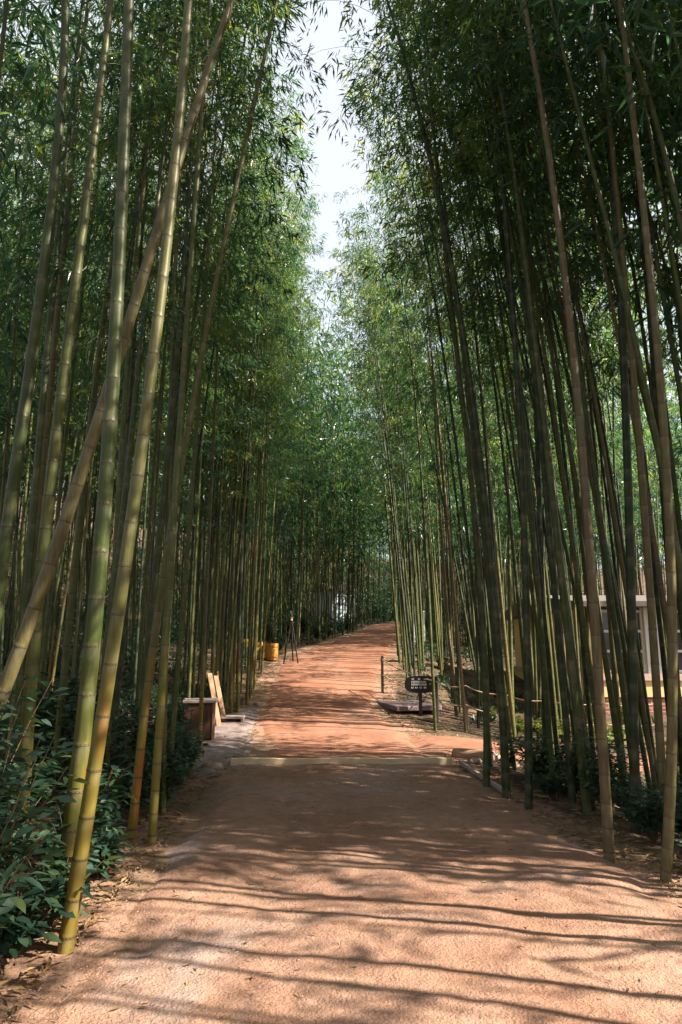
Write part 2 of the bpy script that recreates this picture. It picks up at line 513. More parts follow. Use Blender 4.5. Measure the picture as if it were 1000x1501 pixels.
# red side branch leaving behind the log
xs = np.arange(1.05, 6.0, 0.06)
ts = np.linspace(0, 1, 34)
XX, TT = np.meshgrid(xs, ts)
lo = 10.35 + 0.12 * (XX - 1.3) + 0.14 * fbm(XX * 1.6, XX * 0 + 2, 3, 5)
hi = 12.5 - 0.10 * (XX - 1.3) + 0.14 * fbm(XX * 1.6, XX * 0 + 7, 3, 6)
YY = lo + (hi - lo) * TT
wz = np.minimum(TT, 1 - TT) * (hi - lo)
ZZ = ground_z(XX, YY) + 0.03 + 0.012 * fbm(XX * 4, YY * 4, 3, 4) - 0.06 * (1 - sstep(0, 0.2, wz)) - 0.05 * (1 - sstep(1.05, 1.5, XX))
link('side_path', grid_mesh('side_path', XX, YY, ZZ, M['red']), kind='structure')
def gz(x, y): return float(ground_z(x, y))

# ------------------------------------------------------------------ low brick house beyond the thin grove
def house():
    x0, x1, y0, y1 = 0.0, 7.0, 0.0, 8.8
    zb = gz(8, 17) - 0.6
    h = thing('brick_house', 'low cream and red brick house with white framed windows behind the bamboo', 'house', (14.6, 16.2, zb), math.pi / 2)
    def bx(name, mat, a, par=h, c=0.0):
        m = MB().box(a[0] - x0, a[1] - x0, a[2] - y0, a[3] - y0, a[4] - zb, a[5] - zb, c)
        return m.build(name, M[mat], par)
    bx('brick_base', 'brick', (x0, x1, y0, y1, zb, 0.41))
    bx('cream_band', 'cream', (x0 - 0.03, x1 + 0.03, y0 - 0.03, y1 + 0.03, 0.41, 0.78))
    bx('sill_course', 'sill', (x0 - 0.07, x1 + 0.07, y0 - 0.07, y1 + 0.07, 0.78, 0.93))
    # piers between window bays, with set-back windows
    nb = 5
    step = (y1 - y0) / nb
    for k in range(nb):
        ya = y0 + k * step
        bx('pier', 'frame', (x0, x0 + 0.3, ya, ya + 0.45, 0.93, 2.45))
        w = bx('window', 'glass', (x0 + 0.14, x0 + 0.17, ya + 0.45, ya + step, 0.93, 2.45))
        for q in range(4):
            zz = 0.95 + q * 0.46
            bx('glazing_bar', 'frame', (x0 + 0.08, x0 + 0.135, ya + 0.45, ya + step, zz, zz + 0.06), w)
        for q in range(3):
            yy = ya + 0.45 + q * (step - 0.45 - 0.06) / 2
            bx('mullion', 'frame', (x0 + 0.075, x0 + 0.138, yy, yy + 0.06, 0.93, 2.45), w)
    bx('end_wall', 'cream', (x0 + 0.3, x1, y0, y0 + 0.3, 0.93, 2.45))
    bx('end_wall', 'cream', (x0, x1, y1 - 0.3, y1, 0.93, 2.45))
    bx('rear_wall', 'cream', (x1 - 0.3, x1, y0 + 0.3, y1 - 0.3, 0.93, 2.45))
    # shallow pitched roof
    ov = 0.45
    a, b, c_, d = x0 - ov - x0, x1 + ov - x0, -ov, y1 - y0 + ov
    z0, z1 = 2.45 - zb, 3.0 - zb
    xm = (a + b) / 2
    r = MB()
    r.add([(a, c_, z0), (b, c_, z0), (b, d, z0), (a, d, z0), (xm, c_, z1), (xm, d, z1),
           (a, c_, z0 + .12), (b, c_, z0 + .12), (b, d, z0 + .12), (a, d, z0 + .12)],
          [(3, 2, 1, 0), (0, 1, 7, 6), (1, 2, 8, 7), (2, 3, 9, 8), (3, 0, 6, 9), (6, 7, 4), (8, 9, 5), (7, 8, 5, 4), (9, 6, 4, 5)])
    r.build('roof', M['roof'], h)
house()

def shed():
    cx, cy = -0.4, 47.0
    zb = gz(cx, cy) - 0.3
    h = thing('pale_blue_shed', 'small pale blue shed showing between far culms near the bend', 'shed', (cx, cy, zb), math.radians(38))
    m = MB()
    for k in range(10):
        m = MB().box(-1.0 + k * 0.2, -1.0 + k * 0.2 + 0.19, -1.0, -0.96, 0.25, 2.3)
        m.build('wall_board', M['bluewall'], h)
    MB().box(-1.0, 1.0, -0.95, 1.0, 0.0, 2.3).build('wall', M['bluewall'], h)
    MB().box(-1.05, 1.05, -1.06, -1.0, 1.45, 1.55).build('rail', M['whitepost'], h)
    MB().box(-1.05, 1.05, -1.06, -1.0, 1.95, 2.05).build('rail', M['whitepost'], h)
    MB().add([(-1.2, -1.25, 2.3), (1.2, -1.25, 2.3), (1.2, 1.2, 2.3), (-1.2, 1.2, 2.3), (-1.2, 0, 2.85), (1.2, 0, 2.85)],
             [(3, 2, 1, 0), (0, 1, 5, 4), (2, 3, 4, 5), (1, 2, 5), (3, 0, 4)]).build('roof', M['roof'], h)
shed()

# ------------------------------------------------------------------ props along the path
def props():
    # timber threshold lying across the path where the clay begins
    t = MB()
    pts = np.linspace(-1.44, 1.46, 13)
    vs_, fs_ = [], []
    for i, x in enumerate(pts):
        dz = 0.006 * math.sin(i * 1.3)
        yy = 9.40 + 0.035 * (x + 1.44) / 2.9
        for (dy, z) in ((-0.025, 0.0), (-0.025, 0.086), (-0.02, 0.092), (0.02, 0.092), (0.025, 0.086), (0.025, 0.0)):
            vs_.append((x, yy + dy, z + dz))
    for i in range(12):
        for k in range(6):
            fs_.append((i * 6 + k, i * 6 + (k + 1) % 6, (i + 1) * 6 + (k + 1) % 6, (i + 1) * 6 + k))
    fs_ += [tuple(range(6)), tuple(reversed(range(72, 78)))]
    t.add(vs_, fs_)
    t.build('threshold_beam', M['beam'], label='straight timber threshold lying across the path where red clay begins', cat='beam')

    # thin timber edging strip at the bank
    e = MB()
    P = [(1.56, 9.55), (1.60, 8.9), (1.66, 8.2), (1.72, 7.5)]
    for k in range(3):
        (xa, ya), (xb, yb) = P[k], P[k + 1]
        e.add([(xa, ya, .0), (xb, yb, .0), (xb + .035, yb, .0), (xa + .035, ya, .0), (xa, ya, .05), (xb, yb, .045), (xb + .035, yb, .045), (xa + .035, ya, .05)],
              [(3, 2, 1, 0), (4, 5, 6, 7), (0, 1, 5, 4), (1, 2, 6, 5), (2, 3, 7, 6), (3, 0, 4, 7)])
    e.build('edging_strip', M['greywood'], label='thin pale edging strip along the path bank beside dark bamboo', cat='edging')

    # short old log with a dark hollow end, and stones
    lg = thing('fallen_log', 'short weathered log with dark hollow end beside the threshold beam', 'log', (1.62, 10.2, gz(1.8, 10.1) + 0.03), math.radians(-28))
    m = MB()
    prof = [(-0.02, .075), (0.0, .085), (.15, .08), (.35, .088), (.5, .07), (.56, .055)]
    m.tube([(a, .01 * math.sin(a * 9), 0) for a, _ in prof], [r for _, r in prof], 12)
    m.build('bark', M['bark'], lg, smooth=True)
    m = MB().tube([(-0.03, 0, 0), (-0.021, 0, 0)], [.055, .06], 12)
    m.build('hollow_end', M['cut'], lg)
    stones = [(2.05, 9.95, .13, 'flat brown stone touching the far end of the fallen log'),
              (2.25, 9.55, .10, 'small stone on the bank below the fallen log'),
              (1.78, 9.62, .07, 'smallest stone between fallen log and threshold beam'),
              (-1.62, 9.1, .10, 'small grey stone near the threshold beam on the verge'),
              (2.42, 8.9, .09, 'half buried stone at the foot of the dark bamboo bank')]
    for k, (x, y, s, lab) in enumerate(stones):
        n, r = 12, 7
        vs_, fs_ = [], []
        for i in range(r):
            ph = math.pi * i / (r - 1)
            for j in range(n):
                th = 2 * math.pi * j / n
                q = s * (1 + 0.22 * math.sin(3 * th + k) * math.sin(ph) + 0.15 * math.sin(5 * th + 2 * ph + k * 2))
                vs_.append((q * math.sin(ph) * math.cos(th) * 1.25, q * math.sin(ph) * math.sin(th), q * math.cos(ph) * 0.62))
        for i in range(r - 1):
            for j in range(n):
                fs_.append((i * n + j, (i + 1) * n + j, (i + 1) * n + (j + 1) % n, i * n + (j + 1) % n))
        m = MB().add(vs_, fs_)
        m.build('stone', M['stone'], smooth=True, label=lab, cat='stone', group='stones by the path', loc=(x, y, gz(x, y) + 0.03 * s / .1))

    # dark brown planter box
    p = thing('planter_box', 'dark brown wooden box with pale grey lid beside the verge', 'box', (-2.36, 11.85, gz(-2.36, 11.85) - 0.03), math.radians(8))
    for k in range(4):
        MB().box(-0.24 + k * 0.12, -0.24 + k * 0.12 + 0.117, -0.25, -0.225, 0.04, 0.58, 0.004).build('front_plank', M['brown'], p)
        MB().box(0.225, 0.25, -0.22 + k * 0.115, -0.22 + k * 0.115 + 0.112, 0.04, 0.58, 0.004).build('side_plank', M['brown'], p)
    MB().box(-0.22, 0.222, -0.222, 0.24, 0.0, 0.57).build('carcass', M['brown'], p)
    MB().box(0.215, 0.262, -0.262, -0.222, 0.0, 0.6, 0.004).build('corner_post', M['plank'], p)
    MB().box(-0.27, 0.28, -0.28, 0.27, 0.60, 0.645, 0.008).build('lid', M['greywood'], p)

    # two planks leaning by the box, and a low step
    for (a, b, lab, nm) in (((-2.28, 13.3, 0.02), (-2.58, 13.75, 0.86), 'longer of two brown planks leaning beside the dark wooden box', 'leaning_plank'),
                            ((-2.26, 13.75, 0.05), (-2.52, 14.1, 0.84), 'shorter brown plank leaning behind another plank near the box', 'leaning_plank')):
        a, b = Vector(a), Vector(b)
        a.z += gz(a.x, a.y) - 0.03; b.z += gz(b.x, b.y)
        d = b - a
        q = d.to_track_quat('Z', 'Y').to_matrix().to_4x4()
        q.translation = a
        MB().box(-0.05, 0.05, -0.015, 0.015, 0, d.length, 0.004, q).build(nm, M['plank'], label=lab, cat='plank', group='planks leaning by the box')
    s = thing('wooden_step', 'low pale wooden step on the grey verge by leaning planks', 'step', (-2.15, 13.9, gz(-2.15, 13.9) - 0.02), math.radians(4))
    for k in range(3):
        MB().box(-0.26, 0.26, -0.2 + k * 0.14, -0.2 + k * 0.14 + 0.13, 0.10, 0.135, 0.004).build('tread_board', M['greywood'], s)
    for x in (-0.24, 0.2):
        MB().box(x, x + 0.04, -0.19, 0.2, 0.0, 0.098).build('bearer', M['plank'], s)

    # three yellow tubs
    for k, (x, y, w, lab) in enumerate([(-2.22, 22.3, .22, 'widest yellow wooden tub at the end of the row'),
                                        (-2.66, 22.45, .20, 'middle yellow wooden tub of three in a row'),
                                        (-3.08, 22.6, .20, 'yellow wooden tub half hidden behind culms beside the middle tub')]):
        t = thing('yellow_tub', lab, 'tub', (x, y, gz(x, y) - 0.02), k * 0.4, 'yellow tubs beside the red path')
        h = 0.52
        for j in range(12):
            a0, a1 = 2 * math.pi * j / 12 + .015, 2 * math.pi * (j + 1) / 12 - .015
            vs_ = []
            for (r, z) in ((w * .86, 0.0), (w * .98, h * .5), (w, h)):
                for a in (a0, a1):
                    vs_.append((r * math.cos(a), r * math.sin(a), z))
                for a in (a1, a0):
                    vs_.append(((r - .025) * math.cos(a), (r - .025) * math.sin(a), z))
            fs_ = [(3, 2, 1, 0), (8, 9, 10, 11)]
            for q in (0, 4):
                fs_ += [(q + i, q + (i + 1) % 4, q + 4 + (i + 1) % 4, q + 4 + i) for i in range(4)]
            MB().add(vs_, fs_).build('stave', M['yellow'], t)
        for z, r in ((.08, .895), (.40, .985)):
            MB().lathe([(w * r + .006, z), (w * r + .014, z + .005), (w * r + .016, z + .035), (w * r + .008, z + .04)], 20).build('hoop', M['yellow_rim'], t)
        MB().lathe([(0.001, h - .09), (w * .9, h - .09)], 20).build('soil', M['ground'], t)

    # bamboo tripod
    tp = thing('bamboo_tripod', 'tripod of thin bare poles standing beside the yellow tubs', 'tripod', (-1.55, 21.6, gz(-1.55, 21.6)))
    for (bx_, by_) in ((-0.22, -0.1), (0.24, -0.15), (0.05, 0.3)):
        MB().tube([(bx_, by_, -0.05), (0.0, 0.02, 1.35), (-bx_ * .18, -by_ * .18, 1.6)], [.022, .018, .015], 7).build('pole', M['darkpost'], tp, smooth=True)
    MB().tube([(0, 0.02, 1.30), (0, 0.02, 1.42)], .035, 8).build('lashing', M['rope'], tp)

    # black sign
    sg = thing('sign', 'black oval sign with white lettering beside the mauve slab', 'sign', (1.66, 14.75, gz(1.66, 14.75) - 0.05), math.radians(-6))
    MB().box(-0.035, 0.035, 0.0, 0.05, 0.0, 0.6, 0.005).build('post', M['darkpost'], sg)
    outl = []
    W, Hh = 0.325, 0.175
    for j in range(32):
        a = 2 * math.pi * j / 32
        ca, sa = math.cos(a), math.sin(a)
        outl.append((W * math.copysign(abs(ca) ** 0.62, ca), Hh * math.copysign(abs(sa) ** 0.75, sa)))
    vs_ = [(x, -0.03, 0.68 + z) for x, z in outl] + [(x, -0.002, 0.68 + z) for x, z in outl]
    fs_ = [tuple(reversed(range(32))), tuple(range(32, 64))] + [(j, (j + 1) % 32, 32 + (j + 1) % 32, 32 + j) for j in range(32)]
    fs_ = [tuple(reversed(q)) for q in fs_]
    bd = MB().add(vs_, fs_).build('board', M['black'], sg)
    # four rows of small white characters, as far as they can be made out
    rows = [(0.79, [-.13, .0, .12], .022, .028), (0.735, list(np.linspace(-.15, .13, 9)), .014, .032),
            (0.68, list(np.linspace(-.15, .14, 10)), .013, .036), (0.615, [-.14, -.06, .03, .12], .024, .030)]
    for z, xs_, hw, hh in rows:
        m = MB()
        for i, x in enumerate(xs_):
            x -= 0.02
            m.box(x - hw, x + hw, -0.0335, -0.031, z - hh * .5, z - hh * .2)
            m.box(x - hw, x - hw * .4, -0.0335, -0.031, z - hh * .2, z + hh * .5)
            m.box(x + hw * .3, x + hw, -0.0335, -0.031, z + hh * (.0 if i % 2 else .2), z + hh * .5)
        m.build('lettering', M['white'], bd)
    m = MB()
    m.add([(0.205 + .02 * math.cos(a), -0.0335, 0.69 + .02 * math.sin(a)) for a in np.linspace(0, 2 * math.pi, 13)[:-1]], [tuple(range(12))])
    m.build('emblem', M['green'], bd)

    # mauve slab in front of the sign
    z = gz(1.55, 15.8)
    sl = MB().box(-0.5, 0.5, -1.0, 1.0, 0.0, 0.10, 0.012, Matrix.Rotation(math.radians(14), 4, 'Z'))
    sl.build('paving_slab', M['slab'], label='low mauve grey slab beside the black sign', cat='slab', loc=(1.42, 15.9, float(base_z(15.9)) - 0.055))
    # rope fence
    fp = [(1.02, 17.3), (1.92, 14.3), (2.42, 13.7), (3.05, 13.3), (3.8, 13.0), (4.7, 12.8), (5.7, 12.7)]
    fn = thing('rope_fence', 'low rope fence on dark posts behind the black sign', 'fence', (1.92, 14.3, gz(1.92, 14.3)))
    o = fn.location
    tops = []
    for k, (x, y) in enumerate(fp):
        zz = gz(x, y)
        w = 0.05 if k == 1 else 0.032
        hgt = 0.88
        MB().box(x - w - o.x, x + w - o.x, y - w - o.y, y + w - o.y, zz - 0.1 - o.z, zz + hgt - o.z, 0.008).build('post', M['darkpost'], fn)
        tops.append(Vector((x - o.x, y - o.y, zz - o.z)))
    for a, b in zip(tops[:-1], tops[1:]):
        for hz, sag in ((0.78, .06), (0.42, .05)):
            n = 9
            pts = [a.lerp(b, i / (n - 1)) + Vector((0, -0.05, hz - sag * 4 * (i / (n - 1)) * (1 - i / (n - 1)))) for i in range(n)]
            MB().tube(pts, .012, 6).build('rope', M['rope'], fn, smooth=True)
    # white posts
    for k, (x, y, h, lab) in enumerate([(2.92, 27.5, 1.45, 'taller white square post among culms by the upper path'),
                                        (3.30, 27.9, 1.35, 'shorter white square post among culms by the upper path')]):
        t = thing('white_post', lab, 'post', (x, y, gz(x, y) - 0.05), 0, 'white posts by the upper path')
        MB().box(-.07, .07, -.07, .07, 0, h, .01).build('shaft', M['whitepost'], t)
        MB().box(-.09, .09, -.09, .09, h, h + .05, .012).build('cap', M['whitepost'], t)
props()

# ------------------------------------------------------------------ bamboo
def frames(P):
    T = np.gradient(P, axis=0)
    T /= np.linalg.norm(T, axis=1, keepdims=True)
    Nn = np.array([1.0, 0, 0]) - T * T[:, :1]
    Nn /= np.linalg.norm(Nn, axis=1, keepdims=True)
    B = np.cross(T, Nn)
    return T, Nn, B

def node_heights(H, r0, rs):
    hs, h = [], 0.06
    s0 = 0.10
    full = 0.25 + 0.9 * (r0 - .038) + 0.03 * rs.random()
    while h < H - 0.15:
        hs.append(h)
        f = min(1.0, s0 + h * 0.55)
        h += (full * (0.6 + 0.4 * min(1, h / 0.9)) + 0.012 * rs.standard_normal()) * (1 if h < H * .75 else 0.9)
    return np.array(hs)

def rad(h, H, r0):
    return r0 * (1.06 - 0.06 * np.minimum(1, h)) * np.maximum(0.05, 1 - 0.96 * (h / H) ** 1.35)

def culm_mesh(name, curve, H, r0, nodes, sides, hero):
    offs = ([(-.10, 1, 0, 0), (-.03, 1.0, 0.6, 0), (-.008, 1.0, 1.0, 0), (-.003, 1.035, .3, 1), (.003, 1.055, 0, 1), (.009, 1.0, 0, .25), (.03, .985, 0, 0)] if hero
            else [(-.06, 1, 0, 0), (-.010, 1, 1, 0), (0, 1.06, 0, 1), (.012, 1, 0, 0)])
    hh, rr, wx, sc = [0.0 - 0.12], [1.1], [0], [0]
    for h in nodes:
        for (d, k, w, s) in offs:
            if h + d > hh[-1] + 0.001:
                hh.append(h + d); rr.append(k); wx.append(w); sc.append(s)
    hh.append(H); rr.append(0.6); wx.append(0); sc.append(0)
    hh = np.array(hh); R = np.array(rr) * rad(np.maximum(hh, 0), H, r0)
    P = curve(hh)
    eps = 0.02
    T = curve(hh + eps) - curve(hh - eps)
    T /= np.linalg.norm(T, axis=1, keepdims=True)
    Nn = np.array([1.0, 0, 0]) - T * T[:, :1]
    Nn /= np.linalg.norm(Nn, axis=1, keepdims=True)
    B = np.cross(T, Nn)
    a = np.linspace(0, 2 * np.pi, sides, endpoint=False)
    V = P[:, None] + R[:, None, None] * (np.cos(a)[None, :, None] * Nn[:, None] + np.sin(a)[None, :, None] * B[:, None])
    n = len(hh)
    i = np.arange(n * sides).reshape(n, sides)
    j = np.roll(i, -1, axis=1)
    F = np.stack([i[:-1].ravel(), j[:-1].ravel(), j[1:].ravel(), i[1:].ravel()], 1)
    rep = lambda x: np.repeat(np.asarray(x, float), sides)
    return np_mesh(name, V.reshape(-1, 3), F, M['culm'], {'wax': rep(wx), 'scar': rep(sc), 'height': rep(hh)})

def leaf_quads(base, d, nrm, L, W):
    """folded lance leaf of 4 points: base, side, tip, side; two triangles sharing the midrib"""
    s = np.cross(d, nrm)
    s /= np.linalg.norm(s, axis=1, keepdims=True) + 1e-9
    up = np.cross(s, d)
    mid = base + d * (L * 0.38)[:, None]
    a = mid + s * (W * .5)[:, None] + up * (W * .18)[:, None]
    b = mid - s * (W * .5)[:, None] + up * (W * .18)[:, None]
    tip = base + d * L[:, None] - up * (L * .06)[:, None]
    return np.stack([base, a, tip, b], 1)

def unit(v): return v / (np.linalg.norm(v, axis=-1, keepdims=True) + 1e-9)

def crown(curve, H, h0, rs, n_twig=13, n_leaf=5, Lmax=1.5, skip=0.5):
    """returns leaf quads (n,4,3), per-leaf shade value, and branch polylines"""
    Q, shade, polys = [], [], []
    h = h0
    k = 0
    az = rs.random() * 6.28
    while h < H - 0.1:
        rel = (h - h0) / (H - h0)
        az += math.pi + rs.normal() * .35
        for s in range(2):
            if rs.random() < skip + 0.25 * (1 - min(1, rel * 4)):
                continue
            L = Lmax * (0.45 + 0.55 * math.sin(math.pi * min(1, .18 + rel * .72))) * (0.65 + .6 * rs.random()) * (1 - .45 * rel ** 2)
            a = az + (s - .5) * 0.9 + rs.normal() * .2
            el = math.radians(rs.uniform(18, 48))
            o = curve(np.array([h]))[0]
            t = np.linspace(0, 1, 6)
            hor = L * t * math.cos(el)
            ver = L * (t * math.sin(el) - .55 * t ** 2.2)
            pl = o + np.stack([hor * math.cos(a), hor * math.sin(a), ver], 1)
            polys.append(pl)
            tt = rs.uniform(.3, 1.0, n_twig)
            pb = np.stack([np.interp(tt, t, pl[:, c]) for c in range(3)], 1)
            out = unit(np.stack([math.cos(a) + .9 * rs.normal(size=n_twig), math.sin(a) + .9 * rs.normal(size=n_twig), rs.uniform(-.55, .25, n_twig)], 1))
            tip = pb + out * rs.uniform(.08, .30, (n_twig, 1))
            tp = np.repeat(tip, n_leaf, 0) + rs.normal(size=(n_twig * n_leaf, 3)) * .035
            dd = unit(np.repeat(out, n_leaf, 0) * .7 + rs.normal(size=(n_twig * n_leaf, 3)) * .5 + np.array([0, 0, -.55]))
            nn = unit(rs.normal(size=dd.shape) * .5 + np.array([0, 0, 1]))
            LL = rs.uniform(.095, .17, len(dd)); WW = LL * rs.uniform(.13, .19, len(dd))
            Q.append(leaf_quads(tp, dd, nn, LL, WW))
            shade.append(np.clip(rs.normal(.40, .14, len(dd)) + .26 * rs.normal() + (.35 if rs.random() < .08 else 0), 0, .93) + (rs.random(len(dd)) < .015) * .5)
        h += 0.24 * rs.uniform(.8, 1.2)
        k += 1
    return np.concatenate(Q), np.clip(np.concatenate(shade), 0, 1), polys

def foliage_mesh(name, Q, sh, mat):
    n = len(Q)
    v = Q.reshape(-1, 3)
    i = np.arange(n)[:, None] * 4
    f = np.concatenate([i + np.array([[0, 1, 2]]), i + np.array([[0, 2, 3]])])
    return np_mesh(name, v, f, mat, {'rnd': np.repeat(sh, 4)}, smooth=False)

def branch_mesh(name, polys, r=0.006):
    V, F = [], []
    b = 0
    for pl in polys:
        n = len(pl)
        rr = np.linspace(r, r * .3, n)
        for a in range(3):
            q = 2 * math.pi * a / 3
            V.append(pl + rr[:, None] * np.array([math.cos(q) * .7, math.sin(q) * .7, .4 * math.cos(q + 1)]))
        for a in range(3):
            c = (a + 1) % 3
            ia = b + a * n + np.arange(n - 1); ic = b + c * n + np.arange(n - 1)
            F.append(np.stack([ia, ic, ic + 1, ia + 1], 1))
        b += 3 * n
    return np_mesh(name, np.concatenate(V), np.concatenate(F), M['twig'])

ring_me = MB().lathe([(1.0, -.004), (1.055, -.003), (1.075, 0.0), (1.055, .003), (1.0, .0045)], 14).mesh('node_ring', M['scar'], True)

# the nearest culms: depth, foot radius, (x, z) points along the culm, height, label
L1P = [(-1.60, 0.03), (-1.59, 0.61), (-1.56, 1.15), (-1.51, 1.92), (-1.53, 3.44), (-1.56, 4.84), (-1.6, 6.31)]
L2P = [(-1.4, 0.0), (-1.34, 0.7), (-1.29, 1.32), (-1.22, 1.88), (-1.15, 2.8), (-1.09, 4.11), (-1.03, 5.8)]
heroes = [
 (4.3, .060, L1P, 14.5,
  'thickest green bamboo rising from the broadleaf shrubs at the path edge'),
 (3.85, .047, L2P, 14,
  'yellow-footed bamboo crossing in front of the thickest bamboo at the path edge'),
 (4.7, .056, [(-2.66, .05), (-2.41, 0.71), (-2.27, 1.14), (-2.06, 1.82), (-1.81, 2.94), (-1.56, 4.06), (-1.32, 4.98), (-1.07, 5.96), (-0.92, 6.75)], 12,
  'pale fallen bamboo leaning steeply across the upright culms'),
 (5.2, .056, [(-2.27, 0.1), (-2.3, 1.25), (-2.29, 2.01), (-2.25, 3.15), (-2.22, 4.58), (-2.12, 6.44), (-2.11, 7.31)], 14.5,
  'stout bamboo with yellow sunlit side crossed low down by the leaning culm'),
 (5.0, .058, [(-2.52, 0.1), (-2.5, 1.99), (-2.45, 3.08), (-2.41, 3.75), (-2.38, 5.07), (-2.42, 7.09)], 14.5,
  'stout olive bamboo standing just outside the foot of the leaning culm'),
 (5.91, .048, [(-1.71, 0.0), (-1.61, 0.78), (-1.55, 1.96), (-1.44, 3.25), (-1.27, 4.3), (-1.0, 5.95), (-0.67, 8.11)], 13,
  'bright yellow-footed bamboo curving out over the path at its top'),
 (5.77, .045, [(-1.49, 0.0), (-1.46, 1.23), (-1.45, 2.36), (-1.42, 3.84), (-1.4, 4.37), (-1.38, 5.77), (-1.34, 7.46)], 14,
  'rust-stained straight bamboo beside the yellow-footed curving bamboo'),
 (6.6, .047, [(-1.87, 0.1), (-1.83, 1.5), (-1.76, 2.92), (-1.69, 4.36), (-1.67, 5.8), (-1.66, 7.95)], 14.5,
  'green bamboo right behind the yellow-footed curving bamboo'),
 (9.9, .040, [(-1.98, 0.0), (-1.93, 1.03), (-1.94, 2.97), (-1.94, 5.07), (-1.9, 7.35)], 13.5,
  'slim yellow bamboo standing directly in front of the dark wooden box'),
 (6.3, .050, [(-2.86, 0.1), (-2.88, 2.31), (-2.9, 4.05), (-2.9, 6.16), (-2.85, 8.54)], 14.5,
  'grey-green bamboo behind the stout olive bamboo and leaning culm'),
 (7.2, .050, [(-2.3, 0.1), (-2.29, 1.5), (-2.2, 2.94), (-2.08, 4.1), (-2.05, 5.76), (-2.03, 8.05)], 14.5,
  'dark green bamboo behind the thickest bamboo and its yellow-footed neighbour'),
 (5.33, .050, [(1.94, 0.0), (1.95, 1.0), (1.96, 2.02), (1.95, 3.19), (1.93, 4.15), (1.86, 5.65)], 14.5,
  'tan bamboo standing alone on the bare bank edge of the path'),
 (8.1, .052, [(1.63, 0.0), (1.66, 1.5), (1.6, 3.55), (1.45, 5.34), (1.35, 6.78), (1.27, 8.33)], 14,
  'dark bamboo at the path corner next to the fallen log'),
 (7.5, .058, [(1.7, 0.0), (1.72, 1.5), (1.59, 3.39), (1.47, 4.71), (1.36, 5.94)], 14.5,
  'stoutest dark bamboo second along the bank from the fallen log'),
 (7.02, .052, [(1.82, 0.0), (1.85, 1.17), (1.92, 3.27), (1.93, 4.83), (1.87, 6.87)], 14.5,
  'upright dark green bamboo third along the bank from the fallen log'),
 (6.7, .050, [(2.27, -0.1), (2.2, 1.5), (2.12, 2.84), (2.06, 4.67), (1.97, 5.87)], 14,
  'olive bamboo with bright rim tilted towards the path above dark shrubs'),
 (6.2, .056, [(2.49, -0.1), (2.59, 1.5), (2.68, 3.07), (2.76, 4.44), (2.78, 6.32), (2.8, 7.56)], 14.5,
  'thick dark upright bamboo behind the tan bamboo on the bank'),
 (4.9, .046, [(2.14, 0.0), (2.28, 0.9), (2.35, 1.74), (2.4, 2.74), (2.44, 3.82), (2.43, 4.82), (2.41, 6.42)], 14,
  'brown bamboo bowed outwards from the bank in front of dark shrubs'),
 (5.9, .046, [(2.61, -0.1), (2.66, 1.79), (2.67, 2.99), (2.69, 4.29), (2.68, 5.86)], 14,
  'reddish bamboo between the brown bowed bamboo and the thick dark one'),
 (5.4, .040, [(2.71, -0.1), (2.75, 1.24), (2.7, 2.03), (2.58, 3.15), (2.49, 4.06), (2.31, 5.49), (2.1, 6.78), (1.98, 7.54)], 12,
  'thin grey-green bamboo bending over from behind the brown bowed bamboo'),
 (5.0, .046, [(2.72, -0.1), (2.79, 1.74), (2.84, 3.87), (2.78, 4.88), (2.65, 5.85), (2.48, 6.66), (2.41, 7.09)], 12,
  'grey bamboo whose top bends over the path high above the brown bowed bamboo'),
 (6.9, .045, [(2.2, -0.1), (2.17, 1.5), (2.13, 3.24), (2.05, 4.93), (2.01, 6.43)], 14,
  'narrow dark bamboo close beside the olive bamboo with bright rim'),
 (8.6, .048, [(2.44, -0.2), (2.49, 1.5), (2.57, 3.67), (2.61, 6.07), (2.63, 8.19)], 14.5,
  'dark bamboo standing below the bank behind the third bank bamboo'),
]
TONE = [(.38, .3), (.70, 1.0), (.88, 0.0), (.58, .3), (.36, .2), (.66, 1.0), (.5, .9), (.3, .2), (.7, .9), (.35, 0.), (.15, 0.),
        (.97, 0.), (.38, 0.), (.16, 0.), (.12, 0.), (.40, 0.), (.08, 0.), (.88, 0.), (.9, 0.), (.4, 0.), (.42, 0.), (.08, 0.), (.1, 0.)]
individuals = 0
hero_xy = []
HG = 'tall bamboos edging the path'
